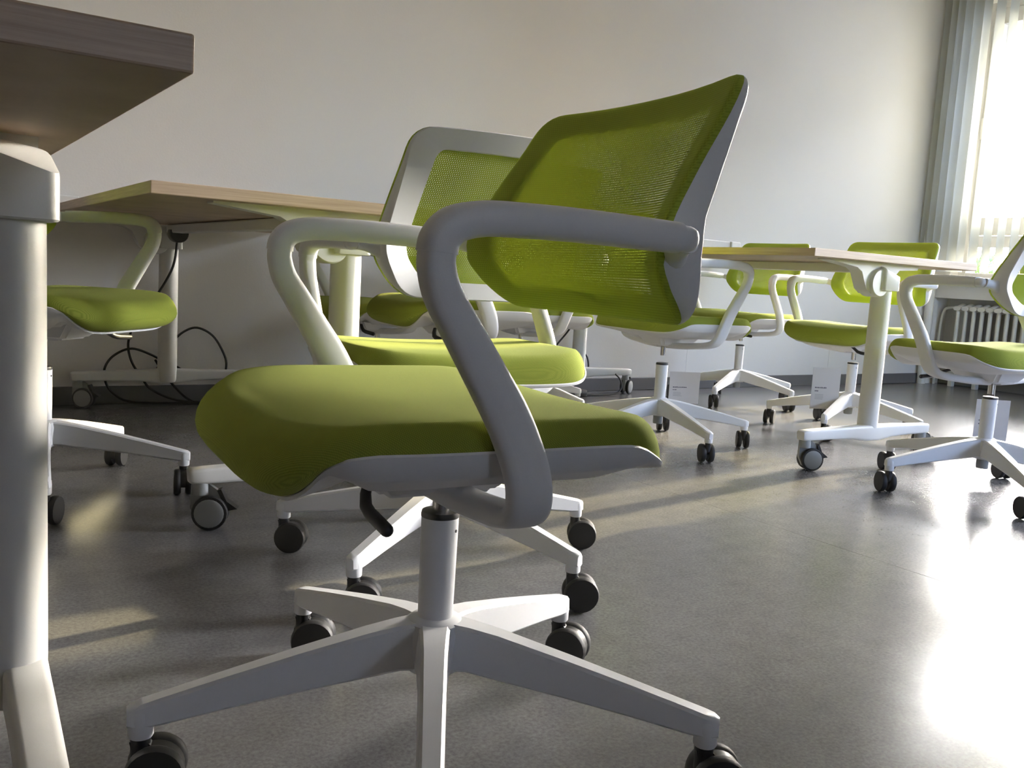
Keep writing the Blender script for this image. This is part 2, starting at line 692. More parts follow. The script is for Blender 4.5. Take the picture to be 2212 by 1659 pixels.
tr = empty('tree', (16.5, 9.7, -1.2), 0, 'leafy green tree standing outside beyond the window', 'tree')
bm = bmesh.new()
lathe(bm, [(0, 0), (.16, 0), (.11, .8), (.09, 1.7), (0, 1.75)], 10)
link('trunk', bm, M['bark'], tr)
bm = bmesh.new()
rnd = random.Random(3)
for i in range(900):
    a, b, rr = rnd.uniform(0, 2 * PI), rnd.uniform(-1, 1), rnd.uniform(.55, 1) ** .5
    c = Vector((1.15 * rr * math.cos(a) * math.sqrt(1 - b * b), 1.15 * rr * math.sin(a) * math.sqrt(1 - b * b), 2.0 + .75 * rr * b))
    R = Euler((rnd.uniform(0, 6), rnd.uniform(0, 6), rnd.uniform(0, 6))).to_matrix()
    s = rnd.uniform(.05, .1)
    vs = [bm.verts.new(c + R @ Vector(q) * s) for q in ((-1.3, 0, 0), (0, -.6, .15), (1.3, 0, 0), (0, .6, .15))]
    bm.faces.new(vs)
o = link('crown', bm, M['leaf'], tr, smooth=False)
o['kind'] = 'stuff'

# ------------------------------------------------------------------ vertical blind
vb = empty('vertical_blind', (UW - .17, 0, 0), 0, 'white vertical blind with open fabric slats hanging before the window', 'blind')
bm = bmesh.new()
box(bm, -.03, .03, 1.95, 3.66, 2.80, 2.84, .004)
link('head_rail', bm, M['paint'], vb, smooth=False)


def slat_mesh():
    bm = bmesh.new()
    n = 6
    A, B = [], []
    for i in range(n + 1):
        t = i / n * 2 - 1
        x = .0445 * t
        y = .004 * (1 - t * t)
        A.append([bm.verts.new((x, y, z)) for z in (.775, 2.80)])
        B.append([bm.verts.new((x, y + .0006, z)) for z in (.775, 2.80)])
    for i in range(n):
        bm.faces.new((A[i][0], A[i + 1][0], A[i + 1][1], A[i][1]))
        bm.faces.new((B[i + 1][0], B[i][0], B[i][1], B[i + 1][1]))
        bm.faces.new((A[i + 1][0], A[i][0], B[i][0], B[i + 1][0]))
        bm.faces.new((A[i][1], A[i + 1][1], B[i + 1][1], B[i][1]))
    bm.faces.new((A[0][1], A[0][0], B[0][0], B[0][1]))
    bm.faces.new((A[n][0], A[n][1], B[n][1], B[n][0]))
    return bm


first = link('slat', slat_mesh(), M['slat'], vb)
ys = [3.655, 3.61, 3.565, 3.515, 3.455]
y = 3.395
while y > 1.98:
    ys.append(y)
    y -= .0855
rnd = random.Random(5)
for i, y in enumerate(ys):
    o = first if i == 0 else first.copy()
    if i:
        COL.objects.link(o)
        o.parent = vb
    o.location = (0, y, 0)
    o.rotation_euler = (0, 0, math.radians((rnd.uniform(-3, 3) if i > 4 else rnd.uniform(-12, -2)) - 4))
# bead chain and weights linking the slat feet
bm = bmesh.new()
tube(bm, [(.05, 3.66, 1.45), (.05, 3.665, 1.2), (.05, 3.66, .9), (.05, 3.65, 1.2), (.05, 3.655, 1.45), (.05, 3.655, 2.8)], .0025, 6, 4)
link('pull_cord', bm, M['paint'], vb)

# ------------------------------------------------------------------ radiator in the niche
rad = empty('radiator', (UW + .07, 0, 0), 0, 'cream column radiator in the niche below the window', 'radiator')


def rad_section():
    bm = bmesh.new()
    for dx in (-.05, .05):
        P = [(dx, 0, z, .0155, .0125, 1, 0, 0) for z in (.115, .14, .20, .30, .42, .50, .525)]
        sweep(bm, P, superell(12, 2.2))
    for z in (.115, .535):
        P = [(x, 0, z + (.012 if abs(x) < .03 and z > .3 else 0), .024 if abs(x) < .06 else .015, .026, 0, 0, 1) for x in (-.072, -.06, -.03, 0, .03, .06, .072)]
        sweep(bm, P, superell(12, 2.4))
    return bm


sec = link('section', rad_section(), M['radiator'], rad)
y, i = 3.47, 0
while y > 2.15:
    o = sec if i == 0 else sec.copy()
    if i:
        COL.objects.link(o)
        o.parent = rad
    o.location = (0, y, 0)
    y -= .056
    i += 1
for v in (3.47, 3.30, 2.2):
    bm = bmesh.new()
    box(bm, -.06, -.02, v - .015, v + .015, 0, .12, .004)
    link('foot', bm, M['radiator'], rad)
bm = bmesh.new()
tube(bm, [(0, 3.47, .535), (0, 3.56, .535), (-.01, 3.60, .5), (-.02, 3.61, .3), (-.02, 3.61, 0)], .010, 8, 4)
link('supply_pipe', bm, M['radiator'], rad)

# ------------------------------------------------------------------ trunking on the back wall
bm = bmesh.new()
box(bm, 3.25, 3.88, VB - .045, VB, .752, .838, .004)
tr1 = link('cable_trunking', bm, M['paint'], smooth=False)
tag(tr1, 'white cable trunking on the wall behind the table by the window', 'trunking')
bm = bmesh.new()
box(bm, 3.88, 3.955, VB - .055, VB, .75, .84, .006)
link('end_socket', bm, M['paint'], tr1, smooth=False)
bm = bmesh.new()
box(bm, -1.6, .53, VB - .03, VB, .715, .765, .004)
o = link('cable_trunking', bm, M['paint'], smooth=False)
tag(o, 'white cable trunking on the wall beyond the table with looped cables', 'trunking')


# ------------------------------------------------------------------ conference tables
TW, TL, ZT, TH, LC, INS = .4315, 1.82, .713, .025, 1.687, .066


def caster_table():
    """returns bmesh dict for a braked furniture caster, origin under the stem; it trails along +x"""
    housing = bmesh.new()
    lathe(housing, [(0, .075), (.019, .075), (.0185, .098), (.017, .102), (0, .102)], 18)
    prism(housing, [(-.018, .100), (.018, .098), (.050, .075), (.052, .055), (.03, .03), (-.005, .015), (-.02, .045)], -.0065, .0065, 'xz')
    wheel = bmesh.new()
    tyre = [(0, .0), (.029, .0), (.0345, .002), (.0372, .006), (.0375, .012), (.036, .016), (.020, .017), (0, .017)]
    disc = bmesh.new()
    lathe(disc, [(0, -.0015), (.027, -.0015), (.0305, .0), (.0305, .002), (0, .002)], 24)
    lathe(wheel, tyre, 26)
    brake = bmesh.new()
    prism(brake, [(.036, .085), (.044, .088), (.056, .062), (.078, .046), (.060, .042), (.05, .055)], -.012, .012, 'xz')
    return housing, wheel, disc, brake


HS, WH, DC, BR = caster_table()


def mk(name, bm, mat):
    me = bpy.data.meshes.new(name)
    bmesh.ops.recalc_face_normals(bm, faces=bm.faces)
    bm.to_mesh(me)
    bm.free()
    me.materials.append(mat)
    me.polygons.foreach_set('use_smooth', [True] * len(me.polygons))
    me.set_sharp_from_angle(angle=math.radians(38))
    return me


ME_HS, ME_WH, ME_DC, ME_BR = mk('caster_housing', HS, M['greyplastic']), mk('wheel', WH, M['rubber']), mk('disc', DC, M['greyplastic']), mk('brake_tab', BR, M['black'])


def place(name, me, parent, loc=(0, 0, 0), rot=(0, 0, 0)):
    o = bpy.data.objects.new(name, me)
    COL.objects.link(o)
    o.parent = parent
    o.location = loc
    o.rotation_euler = rot
    return o


def make_table():
    t = empty('conference_table')
    bm = bmesh.new()
    box(bm, -TW, TW, -INS, TL - INS, ZT - TH, ZT, .0018, 2)
    link('tabletop', bm, M['wood'], t, smooth=False)
    for y, s in ((0, 1), (LC, -1)):
        # column
        bm = bmesh.new()
        lathe(bm, [(0, .092), (.030, .092), (.034, .10), (.0355, .14), (.0345, .60), (0, .60)], 32, sx=1.0, sy=.92)
        link('leg', bm, M['paint'], t, (0, y, 0))
        # foot: two arms that fall slightly towards the casters
        bm = bmesh.new()
        P = []
        for x in (-.335, -.328, -.30, -.2, -.1, -.04, 0, .04, .1, .2, .30, .328, .335):
            a = abs(x)
            top = .142 - .010 * (a / .33)
            bot = .098 - (.012 if a < .05 else .006 * max(0, 1 - a / .2))
            hw = .0225 - .004 * (a / .33)
            if a > .332:
                top, bot, hw = top - .004, bot + .003, hw - .003
            P.append((x, -.010 * max(0, 1 - a / .3) * s, (top + bot) / 2, (top - bot) / 2, hw, 0, 0, 1))
        sweep(bm, P, superell(16, 6.0))
        link('foot', bm, M['paint'], t, (0, y, 0))
        # head block on the column, its top slanting down to the outer corner
        bm = bmesh.new()
        hx0, hx1, hi, ho, rr_ = -.043, .045, .036, .040, .013
        ring = []
        for cx, cy, a0 in ((hx1 - rr_, ho - rr_, 0), (hx0 + rr_, ho - rr_, 90), (hx0 + rr_, -hi + rr_, 180), (hx1 - rr_, -hi + rr_, 270)):
            for q in range(6):
                a = math.radians(a0 + 18 * q)
                ring.append((cx + rr_ * math.cos(a), cy + rr_ * math.sin(a)))     # +y is outward here

        def htop(x, o):
            fx_, fo = (x - hx0) / (hx1 - hx0), (o + hi) / (hi + ho)
            return (.684 * (1 - fx_) + .668 * fx_) * (1 - fo) + (.674 * (1 - fx_) + .645 * fx_) * fo
        lev = []
        for k, f in ((.96, 'b0'), (1, 'b1'), (1, 't1'), (.985, 't2'), (.93, 't3')):
            lev.append([bm.verts.new((x * k, -o * k * s, {'b0': .598, 'b1': .600, 't1': htop(x, o) - .007, 't2': htop(x, o) - .002, 't3': htop(x, o)}[f])) for x, o in ring])
        for A, B in zip(lev, lev[1:]):
            for i in range(24):
                j = (i + 1) % 24
                bm.faces.new((A[i], A[j], B[j], B[i]))
        bm.faces.new(lev[0])
        bm.faces.new(lev[-1])
        link('leg_head', bm, M['paint'], t, (0, y, 0))
        # round pivot of the flip mechanism
        bm = bmesh.new()
        lathe(bm, [(0, -.030), (.043, -.030), (.046, -.027), (.047, -.022), (.047, .022), (.046, .027), (.043, .03), (0, .03)], 36, Matrix.Rotation(PI / 2, 4, 'X'))
        link('pivot_disc', bm, M['paint'], t, (-.047, y, .622))
        # bracket wing under the top
        bm = bmesh.new()
        poly = [(-.30, .688), (-.30, .684), (-.16, .668), (-.135, .655), (-.122, .63), (-.105, .60), (-.08, .585), (-.05, .585), (-.052, .688)] if s < 0 else [(-.30, .688), (-.30, .684), (-.16, .668), (-.135, .655), (-.122, .63), (-.105, .60), (-.08, .585), (-.03, .585), (0, .61), (.06, .668), (.16, .674), (.165, .688)]
        prism(bm, poly, -.018, .030, 'xz')
        link('bracket', bm, M['paint'], t, (0, y, 0))
        for x in (-.31, .31):
            c = place('caster', ME_HS, t, (x, y, 0), (0, 0, math.radians(-34 + (rnd.uniform(-15, 15)) + (75 if (x > 0 and y > 0) else 0))))
            for sy in (-1, 1):
                w = place('wheel', ME_WH, c, (.022, -.0065 if sy < 0 else .0065, .0376), (PI / 2 if sy < 0 else -PI / 2, 0, 0))
                place('wheel_disc', ME_DC, c, (.022, -.0240 if sy < 0 else .0240, .0376), (-PI / 2 if sy < 0 else PI / 2, 0, 0))
            place('brake_tab', ME_BR, c)
    # long steel rail between the two leg heads
    bm = bmesh.new()
    box(bm, -.02, .02, .045, LC - .045, .655, .686, .004)
    link('rail', bm, M['paint'], t, smooth=False)
    return t


T_SPOTS = [
    (.8242, 1.9166, -.26, 'pale wood conference table with black cables looping around its far leg'),
    (2.7445, 1.873, -1.6, 'pale wood conference table in front of the window, with green chairs on both sides'),
    (.090 - LC, 1.05, -90, 'nearest table, only a dark corner of its top and one thick white leg in view'),
]
table0 = make_table()
for i, (x, y, a, lab) in enumerate(T_SPOTS):
    t = table0 if i == 0 else copy_tree(table0)
    t.location = (x, y, 0)
    t.rotation_euler = (0, 0, math.radians(a))
    tag(t, lab, 'table', 'flip-top conference tables')


# ------------------------------------------------------------------ swivel chair
def perim(t, grow=0.0):
    """plan outline of the seat at its widest, t in 0..1"""
    a = 2 * PI * t
    c, s = math.cos(a), math.sin(a)
    n = 5.0 if s < 0 else 4.2
    hx = .236 + grow
    hy = (.190 if s < 0 else .242) + grow
    x = hx * math.copysign(abs(c) ** (2 / n), c)
    y = .0155 + hy * math.copysign(abs(s) ** (2 / n), s)
    return x, y


LIP = smooth_tab([(-.20, .378), (-.165, .384), (-.135, .398), (-.105, .413), (-.085, .416), (-.05, .4165), (.165, .4155), (.190, .412), (.210, .401), (.228, .380), (.246, .362), (.262, .355), (.30, .352)], 120, 2)


def front(y):
    t = min(1, max(0, (y - .185) / .075))
    return t * t * (3 - 2 * t)


def lip_point(t, grow=0.0):
    """where the cushion meets the shell: tucked in under the rolled front edge"""
    X, Y = perim(t)
    L = math.hypot(X, Y - .0155)
    k = 1 - (.040 * front(Y) - grow) / L
    return X * k, .0155 + (Y - .0155) * k, interp(LIP, Y)


def ztop(x, y):
    z = .4415 - .006 * (1 - min(1, abs(x) / .2) ** 2)
    if y > .12:
        z -= .016 * ((y - .12) / .12) ** 2
    if y < -.08:
        z -= .012 * ((-.08 - y) / .10) ** 2
    return z


def seat_cushion():
    bm = bmesh.new()
    n = 84
    rings = []
    crease = []
    for i in range(n):
        x, y = perim(i / n)
        fr = front(y)
        re = min(1, max(0, (-.10 - y) / .07))
        ins = .016 + .034 * fr + .028 * re
        L = math.hypot(x, y - .0155)
        k = 1 - ins / L
        cx, cy = x * k, .0155 + (y - .0155) * k
        crease.append((cx, cy, ztop(cx, cy)))
    for k in (.12, .35, .6, .82, .94):
        rings.append([bm.verts.new((c[0] * k, .0155 + (c[1] - .0155) * k, ztop(c[0] * k, .0155 + (c[1] - .0155) * k))) for c in crease])
    rings.append([bm.verts.new(c) for c in crease])
    for j in range(1, 13):
        ring = []
        for i in range(n):
            x, y = perim(i / n)
            fr = front(y)
            cx, cy, cz = crease[i]
            lx, ly, lz = lip_point(i / n)
            zm = lz + (cz - lz) * .42 * fr
            if j <= 7:
                a = j / 7 * PI / 2
                q = math.sin(a)
                ring.append(bm.verts.new((cx + (x - cx) * q, cy + (y - cy) * q, cz - (cz - zm) * (1 - math.cos(a)))))
            else:
                a = (j - 7) / 5 * PI / 2
                q = 1 - math.cos(a)
                ring.append(bm.verts.new((x + (lx - x) * q, y + (ly - y) * q, zm - (zm - lz) * math.sin(a) - .00002 * (j - 7))))
        rings.append(ring)
    for g, dz in ((-.012, .004), (-.05, .014)):
        rings.append([bm.verts.new((lambda p: (p[0], p[1], p[2] + dz))(lip_point(i / n, g))) for i in range(n)])
    top = bm.verts.new((0, .0155, ztop(0, .0155)))
    for i in range(n):
        bm.faces.new((top, rings[0][i], rings[0][(i + 1) % n]))
    for A, B in zip(rings, rings[1:]):
        for i in range(n):
            j = (i + 1) % n
            bm.faces.new((A[i], B[i], B[j], A[j]))
    bm.faces.new(list(reversed(rings[-1])))
    return bm


def seat_shell():
    bm = bmesh.new()
    n = 84
    rows = []
    for g, f in ((-.012, 'in'), (.0015, 'top'), (.0035, 'lip'), (.002, 'under'), (-.006, 'side'), (-.020, 'low'), (-.055, 'floor'), (-.12, 'belly')):
        ring = []
        for i in range(n):
            X, Y = perim(i / n)
            x, y, zl = lip_point(i / n, g)
            low = min(zl - .009, .3865)
            z = dict([('in', zl - .004), ('top', zl + .0008), ('lip', zl - .0012), ('under', zl - .005),
                      ('side', min(zl - .007, low + .006)), ('low', low), ('floor', min(low - .005, .372)), ('belly', .358)])[f]
            fr = front(Y)
            if fr > 0 and f in ('side', 'low', 'floor', 'belly'):
                z = z * (1 - fr) + {'side': zl - .0045, 'low': zl - .004, 'floor': zl - .002, 'belly': zl + .003}[f] * fr
            ring.append(bm.verts.new((x, y, z)))
        rows.append(ring)
    for A, B in zip(rows, rows[1:]):
        for i in range(n):
            j = (i + 1) % n
            bm.faces.new((A[i], A[j], B[j], B[i]))
    bm.faces.new(rows[-1])
    bm.faces.new(list(reversed(rows[0])))
    return bm


# back: outline in x-z, rounded hexagon
HEX = [(-.192, .530, .036), (-.2185, .600, .030), (-.199, .797, .036)]
HEX = HEX + [(-x, z, r) for x, z, r in reversed(HEX)]


def outline(off=0.0, per=7):
    pts = []
    n = len(HEX)
    for i in range(n):
        p = Vector(HEX[i][:2])
        a = (Vector(HEX[i - 1][:2]) - p).normalized()
        b = (Vector(HEX[(i + 1) % n][:2]) - p).normalized()
        ang = a.angle(b)
        d = HEX[i][2] * .9
        s, e = p + a * d, p + b * d
        for k in range(per):
            t = k / (per - 1)
            pts.append(s * (1 - t) ** 2 + p * 2 * t * (1 - t) + e * t * t)
        q = Vector(HEX[(i + 1) % n][:2])
        b2 = q + (p - q).normalized() * HEX[(i + 1) % n][2] * .9
        m = 9
        for k in range(1, m):
            pts.append(e.lerp(b2, k / m))
    return pts


OUT = outline()
YE = smooth_tab([(.52, -.188), (.535, -.174), (.565, -.142), (.590, -.122), (.615, -.121), (.648, -.136), (.697, -.166), (.746, -.199), (.80, -.230)], 80, 2)
YC = smooth_tab([(.52, -.203), (.56, -.178), (.60, -.166), (.65, -.178), (.72, -.214), (.80, -.262)], 80, 6)
YR = smooth_tab([(.52, -.192), (.53, -.190), (.56, -.184), (.60, -.173), (.637, -.174), (.714, -.205), (.80, -.240)], 80, 2)


def halfw(z):
    pts = [(.530, .192), (.600, .2185), (.797, .199)]
    return interp(pts, z)


def yfront(x, z):
    t = min(1.0, abs(x) / halfw(z))
    return YC_(z) + (interp(YE, z) - YC_(z)) * t ** 2.2


def YC_(z):
    return interp(YC, z)


def edge_dist(x, z):
    d = 1e9
    n = len(HEX)
    for i in range(n):
        a, b = Vector(HEX[i][:2]), Vector(HEX[(i + 1) % n][:2])
        e = (b - a).normalized()
        d = min(d, abs((x - a.x) * e.y - (z - a.y) * e.x))
    return d


def back_frame():
    bm = bmesh.new()
    n = len(OUT)
    C = Vector((0, .665))
    rings = []
    inner = []
    # inner opening: offset of the outline
    hi = [(-.192 + .042, .530 + .028), (-.2185 + .046, .600 + .004), (-.199 + .040, .797 - .031)]
    hi = hi + [(-x, z) for x, z in reversed(hi)]
    global HEX
    keep = HEX
    HEX = [(x, z, .020) for x, z in hi]
    inner = outline()
    HEX = keep
    for i in range(n):
        o, q = OUT[i], inner[i]
        x, z = o
        ye = interp(YE, min(max(z, .53), .797))
        yf = yfront(x, z)
        side = min(1, max(0, (abs(x) / halfw(z) - .72) / .2))
        yr = (yf - .015) * (1 - side) + min(interp(YR, z), yf - .006) * side
        yi = yfront(q.x, q.y)
        ring = [(x * .995, yf - .004, .665 + (z - .665) * .995), (x, yf - .007, z), (x, yr, z), (x * .988, yr - .003, .665 + (z - .665) * .988),
                (q.x, yi - .017, q.y), (q.x, yi - .005, q.y)]
        rings.append([bm.verts.new(v) for v in ring])
    for i in range(n):
        A, B = rings[i], rings[(i + 1) % n]
        for k in range(6):
            m = (k + 1) % 6
            bm.faces.new((A[k], A[m], B[m], B[k]))
    return bm


def back_mesh():
    bm = bmesh.new()
    uvl = bm.loops.layers.uv.new('UVMap')
    hem = bm.verts.layers.float.new('hem')
    n = len(OUT)
    C = Vector((0, .665))
    rings = []
    ks = [.08, .2, .32, .44, .56, .66, .75, .82, .88, .93, .97, .99, 1.0]
    for k in ks:
        ring = []
        for p in OUT:
            q = C + (p - C) * k
            y = yfront(q.x, q.y) + .006
            if k > .96:
                y -= {.97: .0005, .99: .002, 1.0: .005}[k]
            v = bm.verts.new((q.x, y, q.y))
            d = edge_dist(q.x, q.y)
            v[hem] = min(1, max(0, (.036 - d) / .006))
            ring.append(v)
        rings.append(ring)
    back = []
    for p in OUT:
        q = C + (p - C) * 1.003
        z = min(max(q.y, .53), .797)
        v = bm.verts.new((q.x, yfront(q.x, z) - .005, q.y))
        v[hem] = 1
        back.append(v)
    rings.append(back)
    c = bm.verts.new((0, yfront(0, .665) + .006, .665))
    rear = []
    for k in ks[:-3]:
        ring = []
        for p in OUT:
            q = C + (p - C) * k
            v = bm.verts.new((q.x, yfront(q.x, q.y) + .0046, q.y))
            v[hem] = min(1, max(0, (.036 - edge_dist(q.x, q.y)) / .006))
            ring.append(v)
        rear.append(ring)
    c2 = bm.verts.new((0, yfront(0, .665) + .0046, .665))
    for i in range(n):
        bm.faces.new((c2, rear[0][(i + 1) % n], rear[0][i]))
    for A, B in zip(rear, rear[1:]):
        for i in range(n):
            j = (i + 1) % n
            bm.faces.new((A[j], B[j], B[i], A[i]))
    for i in range(n):
        bm.faces.new((c, rings[0][i], rings[0][(i + 1) % n]))
    for A, B in zip(rings, rings[1:]):
        for i in range(n):
            j = (i + 1) % n
            bm.faces.new((A[i], B[i], B[j], A[j]))
    for fc in bm.faces:
        for lp in fc.loops:
            lp[uvl].uv = (lp.vert.co.x + 1, lp.vert.co.z + 1)
    return bm


ARM = [
    # x, y, z, half wide, half thick, wide dir
    (.248, -.113, .6165, .0130, .0150, 0, 0, 1),
    (.248, -.060, .6180, .0132, .0152, 0, 0, 1),
    (.248, .000, .6192, .0133, .0152, 0, 0, 1),
    (.248, .050, .6190, .0133, .0152, 0, .05, 1),
    (.248, .0900, .6175, .0134, .0152, 0, .2, 1),
    (.248, .1165, .6110, .0138, .0151, 0, .75, .75),
    (.248, .1285, .5995, .0143, .0149, 0, 1, .25),
    (.248, .1312, .5870, .0146, .0147, 0, 1, .02),
    (.248, .1308, .5740, .0149, .0145, 0, 1, -.05),
    (.248, .1240, .5530, .0158, .0140, 0, 1, -.35),
    (.248, .1080, .5280, .0170, .0132, 0, 1, -.5),
    (.248, .0830, .4900, .0188, .0125, 0, 1, -.55),
    (.248, .0590, .4530, .0205, .0118, 0, 1, -.5),
    (.248, .0430, .4220, .0215, .0112, 0, 1, -.4),
    (.247, .0320, .3950, .0220, .0108, 0, 1, -.2),
    (.241, .0250, .3710, .0225, .0108, 0, 1, -.05),
    (.224, .0200, .3520, .0230, .0110, 0, 1, 0),
    (.190, .0160, .3420, .0232, .0110, 0, 1, 0),
    (.150, .0130, .3370, .0235, .0110, 0, 1, 0),
    (.090, .0100, .3310, .0240, .0110, 0, 1, 0),
    (.020, .0080, .3280, .0240, .0110, 0, 1, 0),
]


def arm_parts(s):
    path = catmull(ARM, 5)
    path = [(p[0] * s,) + p[1:] for p in path]
    k = 7 * 5
    pad = bmesh.new()
    P = [(p[0], p[1], p[2], p[3] + .0017, p[4] + .0015) + p[5:] for p in path[:k + 1]]
    sweep(pad, P, superell(18, 2.9))
    sup = bmesh.new()
    sweep(sup, path[k - 1:], superell(18, 3.3))
    j = bmesh.new()
    P = []
    for t in (0, .4, .62, .78, .9, .97, 1.0):
        sc = math.sqrt(max(.02, 1 - max(0, (t - .5) / .5) ** 2.2))
        P.append((.248 * s, -.110 - .027 * t, .6165 - .001 * t, .0125 * sc, .0145 * sc, 0, 0, 1))
    sweep(j, P, superell(18, 2.8))
    P = [(.245 * s, -.131, .6155, .0122, .0120, 0, 0, 1), (.231 * s, -.134, .613, .0122, .0120, 0, 0, 1), (.216 * s, -.139, .610, .016, .014, 0, 0, 1), (.205 * s, -.143, .607, .021, .018, 0, 0, 1)]
    sweep(j, P, superell(18, 2.5))
    return pad, sup, j


def chair_base():
    bm = bmesh.new()
    lathe(bm, [(0, .108), (.031, .108), (.036, .115), (.0365, .155), (.034, .166), (.026, .1715), (0, .1715)], 30)
    for k in range(5):
        a = 2 * PI * k / 5
        R = Matrix.Rotation(a, 4, 'Z')
        # arm along -y in local direction
        prof = []
        secs = [(.012, .1695, .113, .019, .024), (.045, .1665, .1135, .0165, .0185), (.08, .1610, .1085, .0148, .0160), (.16, .1440, .1000, .0132, .0145),
                (.24, .1255, .0900, .0120, .0135), (.30, .1110, .0815, .0115, .0130), (.318, .1065, .0800, .0118, .0130), (.328, .1040, .0800, .0105, .0115), (.334, .1010, .0805, .0065, .0075)]
        rings = []
        for d, zt, zb, ht, hb in secs:
            b = .0035
            q = [(-ht + b, zt), (ht - b, zt), (ht, zt - b), (hb, zb + b), (hb - b, zb), (-hb + b, zb), (-hb, zb + b), (-ht, zt - b)]
            rings.append([bm.verts.new(R @ Vector((x, -d, z))) for x, z in q])
        for A, B in zip(rings, rings[1:]):
            for i in range(8):
                j = (i + 1) % 8
                bm.faces.new((A[i], A[j], B[j], B[i]))
        bm.faces.new(list(reversed(rings[0])))
        bm.faces.new(rings[-1])
        lathe(bm, [(0, .068), (.0122, .068), (.0132, .070), (.0134, .088), (.0128, .097), (.009, .1015), (0, .1015)], 18, R @ Matrix.Translation((0, -.32, 0)))
    return bm


def chair_caster():
    hood = bmesh.new()
    lathe(hood, [(0, .040), (.0105, .040), (.0105, .069), (0, .069)], 14)
    pts = [(-.012, .060), (-.006, .066)]
    arc = [(.016 + .0285 * math.cos(t), .031 + .0285 * math.sin(t)) for t in [math.radians(100 - 13 * i) for i in range(10)]]
    prism(hood, [(-.0105, .064), (.004, .066)] + arc + [(.016, .026), (-.004, .035)], -.0058, .0058, 'xz')
    wheel = bmesh.new()
    lathe(wheel, [(0, .0025), (.018, .0025), (.0215, .0005), (.0265, .0), (.0300, .0035), (.031, .008), (.0308, .013), (.029, .0165), (.012, .017), (0, .017)], 26)
    return mk('caster', hood, M['black']), mk('wheel', wheel, M['rubber'])


ME_CH, ME_CW = chair_caster()


def make_chair():
    ch = empty('swivel_chair')
    b = link('base', chair_base(), M['plastic'], ch)
    bm = bmesh.new()
    lathe(bm, [(0, .078), (.0165, .078), (.0175, .082), (.0175, .112), (0, .112)], 20)
    link('column_foot', bm, M['greyplastic'], ch)
    bm = bmesh.new()
    lathe(bm, [(0, .165), (.0205, .165), (.0218, .294), (0, .294)], 30)
    col = link('gas_column', bm, M['plastic'], ch)
    bm = bmesh.new()
    a = math.radians(-30)
    lathe(bm, [(0, 0), (.0019, 0), (.0019, .0022), (0, .0022)], 10, Matrix.Rotation(a, 4, 'Z') @ Matrix.Translation((.0200, 0, .276)) @ Matrix.Rotation(PI / 2, 4, 'Y'))
    link('pin_hole', bm, M['black'], col)
    bm = bmesh.new()
    lathe(bm, [(0, .2905), (.0222, .2905), (.0224, .293), (.0215, .2972), (.013, .2985), (0, .2985)], 30)
    link('column_collar', bm, M['black'], ch)
    bm = bmesh.new()
    lathe(bm, [(0, .29), (.0098, .29), (.0098, .365), (0, .365)], 20)
    link('gas_lift', bm, M['chrome'], ch)
    # mechanism box under the seat
    bm = bmesh.new()
    vs = box(bm, -.075, .075, -.085, .13, .326, .372)
    for v in vs:
        if v.co.z < .35:
            v.co.x *= .62
            v.co.y = v.co.y * .62 + .006
    bmesh.ops.bevel(bm, geom=list(bm.edges), offset=.008, segments=3, affect='EDGES')
    link('mechanism', bm, M['plastic'], ch)
    bm = bmesh.new()
    pth = [(-.050, .108, .352), (-.072, .119, .342), (-.088, .124, .3335), (-.104, .125, .3300), (-.152, .126, .3265)]
    P = []
    for i, p in enumerate(pth):
        w = (.0050, .0058, .0064, .0066, .0066)[i]
        P.append(p + (w, w, 0, 0, 1))
    for dx, w in ((.0025, .0062), (.0045, .0048), (.0056, .0025)):
        P.append((-.152 - dx, .1262, .3264, w, w, 0, 0, 1))
    sweep(bm, P, superell(14, 2.0))
    link('height_lever', bm, M['black'], ch)
    link('seat_shell', seat_shell(), M['plastic'], ch, angle=50)
    link('seat_cushion', seat_cushion(), M['seat'], ch, angle=80)
    fr = link('back_frame', back_frame(), M['plastic'], ch, angle=45)
    link('back_mesh', back_mesh(), M['mesh'], ch, angle=80)
    for s in (-1, 1):
        pad, sup, j = arm_parts(s)
        a = link('armrest', sup, M['plastic'], ch, angle=50)
        link('arm_pad', pad, M['plastic'], a, angle=50)
        link('arm_joint', j, M['plastic'], ch, angle=50)
    for k in range(5):
        c = place('caster', ME_CH, ch)
        for s in (-1, 1):
            place('wheel', ME_CW, c, (.016, .005 * s, .0311), (-PI / 2 if s > 0 else PI / 2, 0, 0))
    return ch


FIXED = ('base', 'column_foot', 'gas_column', 'column_collar')


def set_chair(c, x, y, yaw, dz, base, trail, seed, label):
    c.location = (x, y, 0)
    c.rotation_euler = (0, 0, math.radians(yaw))
    rr = random.Random(seed)
    k = 0
    for o in c.children:
        nm = o.name.split('.')[0]
        if nm in ('base', 'gas_column'):
            o.rotation_euler = (0, 0, math.radians(base - yaw))
        elif nm == 'caster':
            a = math.radians(base + 72 * k - yaw)
            o.location = (.32 * math.sin(a), -.32 * math.cos(a), 0)
            tr_ = trail[k] if isinstance(trail, (list, tuple)) else trail + rr.uniform(-14, 14)
            o.rotation_euler = (0, 0, math.radians(tr_ - yaw))
            k += 1
        elif nm not in FIXED:
            o.location.z = dz
    tag(c, label, 'chair', 'green swivel armchairs')


